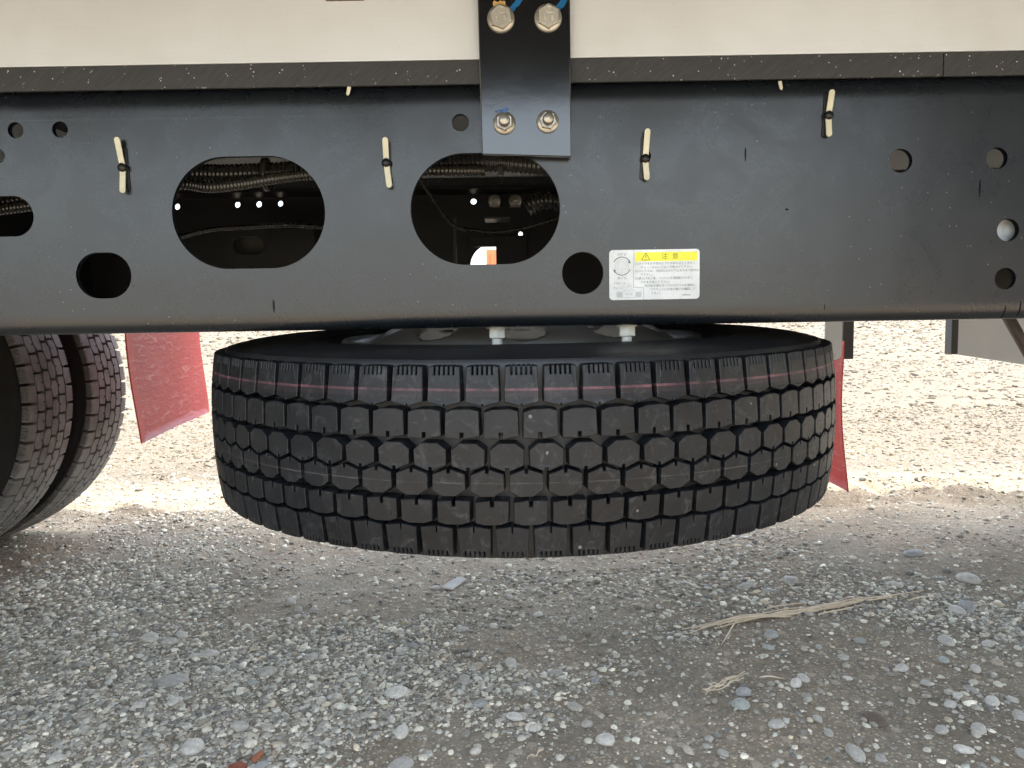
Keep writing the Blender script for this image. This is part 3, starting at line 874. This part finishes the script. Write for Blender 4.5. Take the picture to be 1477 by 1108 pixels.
# ------------------------------------------------------------------ warning label
lx0, lz1 = U(878.5, 360, YF).x, U(878.5, 360.5, YF).z
lx1, lz0 = U(1009, 360, YF).x, U(944, 432, YF).z
LW, LH = lx1 - lx0, U(944, 360, YF).z - lz0
LM = Matrix.Translation((lx0 + LW / 2, YF - .0003, lz0 + LH / 2)) @ TOCAM
def rr(w, h, r, n=6):
    o = []
    for cx, cy, a0 in ((w / 2 - r, h / 2 - r, 0), (-w / 2 + r, h / 2 - r, 90), (-w / 2 + r, -h / 2 + r, 180), (w / 2 - r, -h / 2 + r, 270)):
        for i in range(n + 1):
            a = R(a0 + 90 * i / n); o.append((cx + r * math.cos(a), cy + r * math.sin(a)))
    return o
mb = MB(); mb.prism(rr(LW, LH, .0045), 0, .0003, LM); lab = mb.build('warning_label', M_sticker); T(lab)
def lpx(x, y): return ((x - 155) / (1320 - 155) - .5) * LW, (.5 - (y - 172) / (798 - 172)) * LH     # crop pixels to label
def lbox(x0, y0, x1, y1, mat, name, d=.0004):
    a = lpx(x0, y0); b = lpx(x1, y1); mb = MB(); mb.prism([(a[0], b[1]), (b[0], b[1]), (b[0], a[1]), (a[0], a[1])], d, d + .00008, LM); T(mb.build(name, mat), lab)
lbox(487, 205, 1292, 318, M_yel, 'header_band')
mb = MB()
def seg(x0, y0, x1, y1, wd=4, d=.00052):
    a = Vector(lpx(x0, y0)); b = Vector(lpx(x1, y1)); k = LW / 1165 * wd / 2; t = (b - a).normalized(); n = Vector((-t.y, t.x)) * k
    mb.prism([tuple(a - n), tuple(b - n), tuple(b + n), tuple(a + n)], d, d + .00006, LM)
seg(474, 175, 468, 636); seg(466, 640, 600, 650); seg(600, 648, 597, 796)
def arc(cx, cy, r, a0, a1, wd, n=16):
    for i in range(n):
        p = R(a0 + (a1 - a0) * i / n); q = R(a0 + (a1 - a0) * (i + 1) / n)
        seg(cx + r * math.cos(p), cy - r * math.sin(p), cx + r * math.cos(q), cy - r * math.sin(q), wd)
arc(318, 375, 115, 28, 152, 11); arc(318, 375, 112, 205, 338, 11)
seg(425, 340, 410, 300, 9); seg(425, 340, 395, 322, 9); seg(212, 415, 225, 455, 9); seg(212, 415, 240, 432, 9)
T(mb.build('label_lines', M_ink), lab)
mb = MB(); arc(318, 375, 86, 0, 360, 5, 24); arc(318, 375, 60, 0, 360, 5, 24); arc(290, 730, 42, 60, 300, 4, 12)
for s in ((330, 690, 490, 690), (300, 770, 500, 770), (380, 605, 440, 605), (380, 605, 380, 660), (440, 605, 440, 660), (330, 610, 365, 655), (450, 665, 490, 690), (360, 668, 330, 692), (345, 675, 475, 675)): seg(*s, 4)
T(mb.build('label_drawing', M_lgrey), lab)
lbox(250, 700, 328, 762, M_lgrey, 'tyre_drawing', .00045); lbox(492, 698, 570, 765, M_lgrey, 'tyre_drawing', .00045)
mb = MB()
for s in ((572, 303, 627, 212), (627, 212, 680, 303), (680, 303, 572, 303)): seg(*s, 8)
seg(627, 240, 627, 278, 9); seg(627, 288, 627, 296, 9)
seg(410, 622, 410, 636, 12)
T(mb.build('warning_triangle', M_inky), lab)
def ltext(s, x, y, size, mat, name='lettering', align='LEFT', xs=1.0, off=0.0):
    a = lpx(x, y)
    k = LH / 626 * size
    return textmesh(s, k, LM @ Matrix.Translation((a[0], a[1], .00053)), mat, name, lab, .00003, align, xs, off)
ltext('注', 825, 262, 84, M_inky); ltext('意', 965, 262, 84, M_inky)
try:
    bpy.data.objects
    rows = [(490, 348, '(1)タイヤを必ず図のように中央を正しく合せて、', 790), (560, 395, 'チェーンをねじらないで巻上げて下さい。', 660), (490, 440, '(2)ハンドルは、100N以上の力で止まるまで締付け', 790), (555, 487, 'て下さい。', 160),
            (490, 533, '(3)巻上げ完了後、ハンドルを逆回転させずに、', 780), (555, 580, 'そのまま抜いて下さい。', 380), (610, 627, '走行前点検はタイヤのガタツキを確認し、', 660), (680, 674, 'ブラケットに异常が無いか確認して', 590), (690, 722, '下さい。', 130)]
    for x, y, s, wd in rows:
        o = ltext(s, x, y, 36, M_ink)
    ltext('さげる', 318, 228, 40, M_ink, align='CENTER'); ltext('あげる', 318, 525, 40, M_ink, align='CENTER')
    ltext('ブラケット', 200, 592, 34, M_ink); ltext('チェーン', 200, 650, 34, M_ink); ltext('タイヤ', 410, 728, 34, M_ink, align='CENTER')
    ltext('000000000', 1150, 748, 24, M_ink, align='CENTER')
except Exception as e:
    print('text', e)

# ------------------------------------------------------------------ tyres
NP = 73; R0 = .5; BASE = .4795
def crown(v):      # v metres from mid-plane
    return R0 - .0085 * abs(v / .107) ** 2.4
PITCH = 2 * PI * R0 / NP
def notch(pts_, u, v, hw, dep):
    """insert a slit in the edge running through (u, v)"""
    return pts_ + [(u - hw, v), (u - hw, v + dep), (u + hw, v + dep), (u + hw, v)]
def rows_def():
    """each row: (offset in pitches, outline [(u in pitches, v from the top in metres)] )"""
    s = []
    # upper shoulder, five sipes in its outer edge
    top = []
    for c in (-.26, -.13, 0, .13, .26): top += [(c - .017, 0), (c - .019, .0095), (c + .019, .0095), (c + .017, 0)]
    s.append((0.0, [(-.43, .001)] + top + [(.43, .001), (.455, .039), (.02, .0440), (.014, .0415), (-.014, .0415), (-.02, .0440), (-.455, .039)]))
    s.append((.46, [(-.44, .0500), (-.2, .0468), (.22, .0462), (.455, .0485), (.475, .0765), (.05, .0795), (.045, .0725), (-.045, .0725), (-.05, .0795), (-.455, .0785)]))
    s.append((.61, [(-.455, .0915), (-.22, .0838), (.22, .0838), (.455, .0910), (.435, .1085), (.05, .1152), (.035, .1110), (-.035, .1110), (-.05, .1152), (-.435, .1092)]))
    s.append((.03 + .06, [(-.435, .1186), (-.05, .1125), (-.035, .1170), (.035, .1170), (.05, .1125), (.44, .1178), (.455, .1360), (.18, .1433), (-.18, .1436), (-.455, .1370)]))
    s.append((.20, [(-.45, .1495), (-.05, .1475), (-.045, .1545), (.045, .1545), (.05, .1475), (.455, .1480), (.43, .1725), (.2, .1757), (-.22, .1762), (-.455, .1735)]))
    bot = []
    for c in (.26, .13, 0, -.13, -.26): bot += [(c + .017, .2150), (c + .019, .2075), (c - .019, .2075), (c - .017, .2150)]
    s.append((.71, [(-.455, .1800), (-.02, .1775), (-.012, .1850), (.012, .1850), (.02, .1775), (.455, .1805), (.43, .2142)] + bot + [(-.43, .2142)]))
    return s
ROWS = rows_def()
def block_bm(ri, np_=NP, hairs=True):
    off, pl = ROWS[ri]; PITCH = 2 * PI * R0 / np_
    bm = bmesh.new(); n = len(pl)
    def P(u, v, r):
        a = -u * PITCH / R0                 # angle about the axis; u grows to the viewer's right
        return Vector((r * math.sin(-a), -r * math.cos(a), .1075 - v))
    cu = sum(p[0] for p in pl) / n; pl = [(cu + (p[0] - cu) * .965, p[1]) for p in pl]; cv = sum(p[1] for p in pl) / n
    top = []; bot = []
    for (u, v) in pl:
        vm = v - .1075
        top.append(bm.verts.new(P(u, v, crown(vm))))
        bot.append(bm.verts.new(P(cu + (u - cu) * 1.03, cv + (v - cv) * 1.02, BASE - .003)))
    ft = bm.faces.new(top)
    for i in range(n):
        j = (i + 1) % n
        bm.faces.new((top[j], top[i], bot[i], bot[j]))
    bmesh.ops.recalc_face_normals(bm, faces=bm.faces[:])
    es = list(ft.edges)
    bmesh.ops.bevel(bm, geom=es, offset=.0007, segments=1, affect='EDGES')
    c = sum((f.normal for f in bm.faces if len(f.verts) > 8), Vector())
    if c.y > 0: bmesh.ops.reverse_faces(bm, faces=bm.faces[:])
    if hairs:
        for (u, v) in ((cu + .28, cv + .006), (cu - .33, cv - .009)):      # moulding whiskers of a new tyre
            r = crown(v - .1075); k = .009
            ring = [bm.verts.new(P(u + k * math.cos(a), v + .0004 * math.sin(a), r - .001)) for a in (0, 2.1, 4.2)]
            tip = bm.verts.new(P(u + .04, v + .0008, r + .0045))
            for i in range(3): bm.faces.new((ring[i], ring[(i + 1) % 3], tip))
    return bm
def base_profile():
    z = []
    half = [(BASE, 0), (BASE - .001, .04), (BASE - .002, .08), (BASE - .002, .100), (.4765, .1085), (.474, .1130), (.468, .1125), (.464, .1160), (.450, .1185), (.446, .1200), (.430, .1225), (.405, .1255), (.376, .1225),
            (.352, .1165), (.349, .1180), (.345, .1145), (.331, .1120), (.328, .1133), (.324, .1098), (.312, .1065), (.302, .1020), (.292, .098), (.284, .085)]
    return [(r, -zz) for r, zz in half[::-1]] + half[1:]
BPROF = base_profile()
MESHCACHE = {}
def block_mesh(ri, mat, np_=NP):
    k = (ri, mat.name, np_)
    if k not in MESHCACHE:
        bm = block_bm(ri, np_, np_ == NP); me = bpy.data.meshes.new('tread_block'); bm.to_mesh(me); bm.free(); me.materials.append(mat); MESHCACHE[k] = me
    return MESHCACHE[k]
def tyre(parent, M, mat, matb, pick, np_=NP):
    """pick(angle) -> True where blocks show and become objects of their own (angle 0 faces -Y, before M)"""
    mb = MB(); mb.lathe(BPROF, 148)
    ty = mb.build('tyre', matb)
    ty.data.set_sharp_from_angle(angle=R(50))
    ty.matrix_world = M
    ty.parent = parent; ty.matrix_parent_inverse = Matrix.Translation(-Vector(parent.location))
    rest = MB()
    for ri in range(6):
        off = ROWS[ri][0]; me = block_mesh(ri, mat, np_)
        for k in range(np_):
            a = (k + off) * 2 * PI / np_
            a = (a + PI) % (2 * PI) - PI
            L = Matrix.Rotation(a, 4, 'Z')
            if pick(a):
                o = bpy.data.objects.new('tread_block', me); COL.objects.link(o)
                o.parent = ty; o.matrix_local = L
            else:
                rest.add([L @ v.co for v in me.vertices], [tuple(p.vertices) for p in me.polygons])
    r_ = rest.build('tread_blocks', mat); r_.parent = ty; tag(r_, kind='stuff')
    return ty

# spare wheel: lies flat under the frame
SPX = U(757, 640, .835).x
SP = Vector((SPX + .004, 1.322, .5512))
spare = empty('spare_wheel', SP)
TILT = Matrix.Rotation(R(1.3), 4, 'X')
tag(spare, 'new black truck spare tyre slung flat on its side under the black frame', 'spare wheel')
tyre(spare, Matrix.Translation(SP) @ TILT @ Matrix.Rotation(R(-.8), 4, 'Z'), M_rub, M_rubb, lambda a: abs(a) < R(121))
# rim with hand holes and stud holes
mb = MB()
mb.lathe([(.300, .108), (.301, .114), (.297, .118), (.290, .116), (.285, .108), (.283, .09), (.262, .06), (.258, .03), (.258, -.09), (.285, -.105), (.300, -.115)], 96)
rim = mb.build('rim', M_rim, spare); rim.matrix_local = TILT
bm = bmesh.new(); NA = 480; rr_ = []
for i in range(61): rr_.append(.085 + (.258 - .085) * i / 60)
def dz(r):
    if r < .165: return .138
    t = (r - .165) / (.258 - .165); return .138 - .040 * t ** 1.7
grid = [[bm.verts.new((r * math.cos(2 * PI * i / NA), r * math.sin(2 * PI * i / NA), dz(r))) for r in rr_] for i in range(NA)]
for i in range(NA):
    a = 2 * PI * (i + .5) / NA
    for q in range(60):
        r = (rr_[q] + rr_[q + 1]) / 2
        ah = ((a / (2 * PI) * 10) % 1 - .5) * 2 * PI / 10 * r
        if ((r - .212) / .023) ** 2 + (ah / .034) ** 2 < 1: continue
        al = ((a / (2 * PI) * 8 + .3) % 1 - .5) * 2 * PI / 8 * r
        if math.hypot(r - .1425, al) < .0155: continue
        j = (i + 1) % NA
        bm.faces.new((grid[i][q], grid[j][q], grid[j][q + 1], grid[i][q + 1]))
for v in [v for v in bm.verts if not v.link_faces]: bm.verts.remove(v)
me = bpy.data.meshes.new('rim_disc'); bm.to_mesh(me); bm.free(); me.polygons.foreach_set('use_smooth', [True] * len(me.polygons))
dsc = obj('rim_disc', me, M_rim, spare); dsc.matrix_local = TILT
so = dsc.modifiers.new('thick', 'SOLIDIFY'); so.thickness = .009; so.offset = -1
# carrier that holds the wheel to the frame
mb = MB(); mb.box(-.03, .03, -.02, .30, .131, .139, .002); mb.lathe([(0, .141), (.03, .141), (.03, .150), (.012, .155), (.012, .165), (0, .165)], 24)
cr = mb.build('carrier_arm', M_dark); cr.location = SP + Vector((0, 0, .012)); T(cr)
# logo sticker on the disc (plain diamond mark)
ang = math.atan2(1.16 - 1.335, U(863, 478, 1.16).x - SP.x)
mb = MB(); Ms = Matrix.Rotation(ang, 4, 'Z') @ Matrix.Translation((.196, 0, .1355)) @ Matrix.Rotation(R(20), 4, 'Y') @ Matrix.Rotation(R(90), 4, 'Z')
mb.prism([(-.009, -.012), (.009, -.012), (.009, .012), (-.009, .012)], .0005, .0008, Ms); T_ = mb.build('rim_sticker', simple('sticker_dark_blue', (.02, .03, .07), .4), spare)
mb = MB(); mb.prism([(-.006, 0), (0, -.008), (.006, 0), (0, .008)], .0009, .0010, Ms); mb.build('sticker_mark', M_sticker, T_)

# far and near dual wheels on the axle at the left
AX = -1.79; AZ = .497
YAX = Matrix.Rotation(R(-90), 4, 'X')
def lathe_axis(x, y, z): return Matrix.Translation((x, y, z)) @ YAX
truck_loc = Vector(truck.location)
for i, yc in enumerate((2.155, 2.47)):
    # local angle 0 faces -Y before the wheel is stood up; YAX maps local -Y to world +Z, local X stays X
    M = Matrix.Translation((AX, yc, AZ)) @ YAX @ Matrix.Rotation(R(3 + 2 * i), 4, 'Z')
    t_ = tyre(truck, M, M_old, M_oldb, lambda a: R(38) < a < R(182) or a < R(-178), 58)
for yc in (.31, .625):
    M = Matrix.Translation((AX, yc, AZ)) @ YAX
    t_ = tyre(truck, M, M_old, M_oldb, lambda a: False, 58)
for yc, s in ((2.155, -1), (2.47, 1), (.31, -1), (.625, 1)):
    mb = MB(); mb.lathe([(.299, .112), (.288, .112), (.28, .09), (.26, .05), (.258, -.05), (.285, -.1), (.299, -.112)], 64, lathe_axis(AX, yc, AZ))
    mb.lathe([(.258, .05 * s), (.2, .09 * s), (.15, .11 * s), (.08, .11 * s), (0, .12 * s)], 64, lathe_axis(AX, yc, AZ))
    T(mb.build('rim', M_rimd))
mb = MB(); mb.lathe([(0, -.65), (.065, -.65), (.065, -.18), (.12, -.16), (.19, -.08), (.20, 0), (.19, .08), (.12, .16), (.065, .18), (.065, .65), (0, .65)], 40, lathe_axis(AX, 1.39, AZ))
T(mb.build('axle', M_dark))

# ------------------------------------------------------------------ mudflaps and side panels on the far side
def flap(p00, p01, p11, p10, bow=.0, th=.004, n=16):
    """corners: top-near, top-far, bottom-far, bottom-near"""
    mb = MB(); vs = []
    a, b, c, d = [Vector(p) for p in (p00, p01, p11, p10)]
    nrm = (b - a).cross(d - a).normalized()
    for s in (0, 1):
        for i in range(n + 1):
            for j in range(n + 1):
                u, v = i / n, j / n
                p = a.lerp(b, u).lerp(d.lerp(c, u), v)
                p = p + nrm * (bow * math.sin(PI * v) + .004 * math.sin(u * 7 + v * 5) * v) + nrm * th * s
                vs.append(p)
    m = (n + 1) ** 2; fs = []
    for i in range(n):
        for j in range(n):
            k = i * (n + 1) + j
            fs.append((k, k + 1, k + n + 2, k + n + 1)); fs.append((m + k, m + k + n + 1, m + k + n + 2, m + k + 1))
    for i in range(n):
        for e in ((i * (n + 1), (i + 1) * (n + 1)), (i * (n + 1) + n, (i + 1) * (n + 1) + n), (i, i + 1), (n * (n + 1) + i, n * (n + 1) + i + 1)):
            fs.append((e[0], e[1], m + e[1], m + e[0]))
    mb.add(vs, fs, True); return mb
d1, d2 = 2.03, 2.72
ptn, ptf, pbf, pbn = U(184, 470, d1), U(289, 470, d2), U(301.5, 594, d2), U(203, 640, d1)
def up(p, q, z): return p + (p - q) * ((z - p.z) / (p.z - q.z))
fl = flap(up(ptn, pbn, .80), up(ptf, pbf, .80), pbf, pbn, .006).build('mudflap', M_flap); T(fl)
fl['label'] = 'broad red mudflap behind the dual tyres'
# right: hangs almost edge-on
da = 2.27
pn = U(1222.5, 709, da); pf = U(1150, 664, 2.56); tn = U(1219, 492, da); tf_ = U(1160, 492, 2.56)
fl = flap(tn, tf_, pf, pn, .011).build('mudflap', M_flap); T(fl)
fl['label'] = 'narrow red mudflap seen almost edge-on'
# its carrier: pale plate with rounded corner and a black bar
a = U(1193, 440, 2.20); b = U(1214, 519, 2.20)
mb = MB(); pts = [(a.x - .004, b.z), (b.x - .018, b.z)] + [(b.x - .018 + .018 * math.sin(R(t)), b.z + .018 - .018 * math.cos(R(t))) for t in range(15, 91, 15)] + [(b.x, a.z + .2), (a.x - .004, a.z + .2)]
mb.prism(pts, 0, .004, Matrix.Translation((0, 2.205, 0)) @ TOCAM, bev=.0005); T(mb.build('flap_plate', M_greyp))
a = U(1217, 440, 2.40); b = U(1231, 518, 2.40)
mb = MB(); mb.box(a.x, b.x, 2.40, 2.44, b.z, .95, .002); T(mb.build('flap_bar', M_blkpl))
# grey side skirt at the right with a black end trim
Y3 = 2.55
a = U(1371, 460, Y3); b = U(1379, 511, Y3); c = U(1477, 526, Y3)
mb = MB(); mb.box(a.x, b.x, Y3 - .01, Y3 + .03, b.z, .95, .002); T(mb.build('skirt_trim', M_blkpl))
sl = (c.z - b.z) / (c.x - b.x)
mb = MB(); mb.prism([(b.x, b.z), (b.x + .9, b.z + .9 * sl), (b.x + .9, .95), (b.x, .95)], 0, .01, Matrix.Translation((0, Y3 + .015, 0)) @ TOCAM, bev=.001); T(mb.build('side_skirt', M_greyp))
p, q = U(1444, 440, 1.9), U(1500, 538, 1.9)
mb = MB(); mb.tube([p, q], .014, 12); T(mb.build('strut', M_brown))

# added dark box trailer, unseen behind the camera, to darken the rail's reflection
tr = empty('added_box_trailer', (6.7, -4.4, 0)); tag(tr, 'unseen dark grey box trailer added behind the camera to darken the rail reflection', 'trailer')
mb = MB(); mb.box(-3.3, 3.3, -1.2, 1.2, 1.05, 3.5, .02)
for k in range(11): mb.box(-3.2 + k * .62, -3.12 + k * .62, 1.2, 1.225, 1.1, 3.45, .004)
mb.build('cargo_box', simple('dark_trailer_paint', (.045, .047, .05), .4), tr)
mb = MB(); mb.box(-3.3, 3.3, .35, .47, .75, 1.05, .01); mb.box(-3.3, 3.3, -.47, -.35, .75, 1.05, .01); mb.build('chassis', M_dark, tr)
for xk in (-2.2, 1.4, 2.6):
    mb = MB(); mb.lathe([(.28, .12), (.40, .135), (.48, .12), (.5, .08), (.5, -.08), (.48, -.12), (.28, -.12)], 40, Matrix.Translation((xk, 1.0, .5)) @ YAX); wl = mb.build('wheel', M_rubb, tr)
    mb = MB(); mb.lathe([(.28, .11), (.2, .06), (.1, .08), (0, .09)], 32, Matrix.Translation((xk, 1.0, .5)) @ YAX); mb.build('hub', M_rimd, wl)

# orange cargo container far behind, glimpsed through the frame
oc = empty('shipping_container', (0.75, 22, 0)); tag(oc, 'orange shipping container far across the yard glimpsed through the second oval hole', 'container')
mb = MB(); mb.box(-.0, 2.4, 0, 6, .12, 2.6, .01)
for k in range(9): mb.box(.12 + k * .26, .22 + k * .26, -.03, -.001, .2, 2.5, .005)
o = mb.build('container_shell', M_orange, oc); o.location = (-1.42, 0, 0)
mb = MB()
for x in (.5, .9, 1.5, 1.9): mb.tube([(x, -.06, .18), (x, -.06, 2.54)], .02, 8)
o = mb.build('lock_rod', M_greyp, oc); o.location = (-1.42, 0, 0)

# ------------------------------------------------------------------ dry straw on the ground
def bundle(pts, n, spread, rad, name, label, cat, strays=()):
    g = [G(*p) for p in pts]
    root = empty(name, (g[0].x, g[0].y, 0)); tag(root, label, cat)
    L = len(g) - 1
    for k in range(n):
        t0 = random.uniform(0, .35) * L if k else 0; t1 = L - random.uniform(0, .4) * L if k > 1 else L
        off = random.gauss(0, spread); zz = random.uniform(.002, .010); path = []
        for i in range(12):
            t = t0 + (t1 - t0) * i / 11; q = min(int(t), L - 1); f = t - q
            c = g[q].lerp(g[q + 1], f)
            d = (g[q + 1] - g[q]).normalized(); nr = Vector((-d.y, d.x, 0))
            c = c + nr * (off * (1 - .5 * t / L) + .002 * math.sin(i * 1.3 + k))
            c.z = float(height(np.array([c.x]), np.array([c.y]))[0]) + zz + .003 * math.sin(i * .9 + k * 2)
            path.append(c - Vector((g[0].x, g[0].y, 0)))
        mb = MB(); r0 = rad * random.uniform(.6, 1.3)
        mb.tube(path, [r0 * (1 - .6 * abs(i / 11 - .45)) for i in range(12)], 6)
        mb.build('straw_stem', M_straw, root)
    for a, b in strays:
        a, b = G(*a), G(*b); path = []
        for i in range(6):
            c = a.lerp(b, i / 5); c.z = float(height(np.array([c.x]), np.array([c.y]))[0]) + .004 + .003 * math.sin(i)
            path.append(c - Vector((g[0].x, g[0].y, 0)))
        mb = MB(); mb.tube(path, [rad * .9, rad, rad, rad * .9, rad * .7, rad * .3], 6); mb.build('straw_stem', M_straw, root)
bundle([(990, 919), (1045, 907), (1110, 896), (1170, 886), (1240, 870), (1330, 854)], 11, .0115, .0017, 'dry_straw_bundle', 'long bundle of dry pale straw lying on the gravel right of the spare tyre', 'straw',
       [((1062, 906), (1040, 936)), ((1190, 886), (1186, 893)), ((1107, 884), (1170, 872)), ((1310, 868), (1352, 860)), ((1180, 892), (1260, 873))])
bundle([(1014, 1005), (1040, 993), (1075, 976)], 6, .0035, .0016, 'dry_straw_wisp', 'short wisp of dry straw beside two bluish pebbles', 'straw', [((1096, 984), (1132, 983))])
bundle([(760, 1096), (775, 1088), (785, 1081)], 2, .001, .0011, 'dry_straw_stalk', 'tiny single dry stalk on the gravel below the spare tyre', 'straw')
# flat pale chip
g = G(655, 842); mb = MB(); s_ = gsz(655, 842, 1)
mb.prism([(-14 * s_, -16 * s_), (3 * s_, -18 * s_), (13 * s_, 19 * s_), (-2 * s_, 22 * s_)], 0, .004, Matrix.Rotation(R(-12), 4, 'Z'), bev=.0005)
ch = mb.build('wood_chip', simple('pale_weathered_wood', (.46, .44, .40), .8, bump=.4)); ch.location = (g.x, g.y, float(height(np.array([g.x]), np.array([g.y]))[0]) + .004); ch.rotation_euler = (.08, .05, 0)
tag(ch, 'flat pale weathered chip lying on the earth just below the spare tyre', 'chip')

SC.render.engine = 'CYCLES'
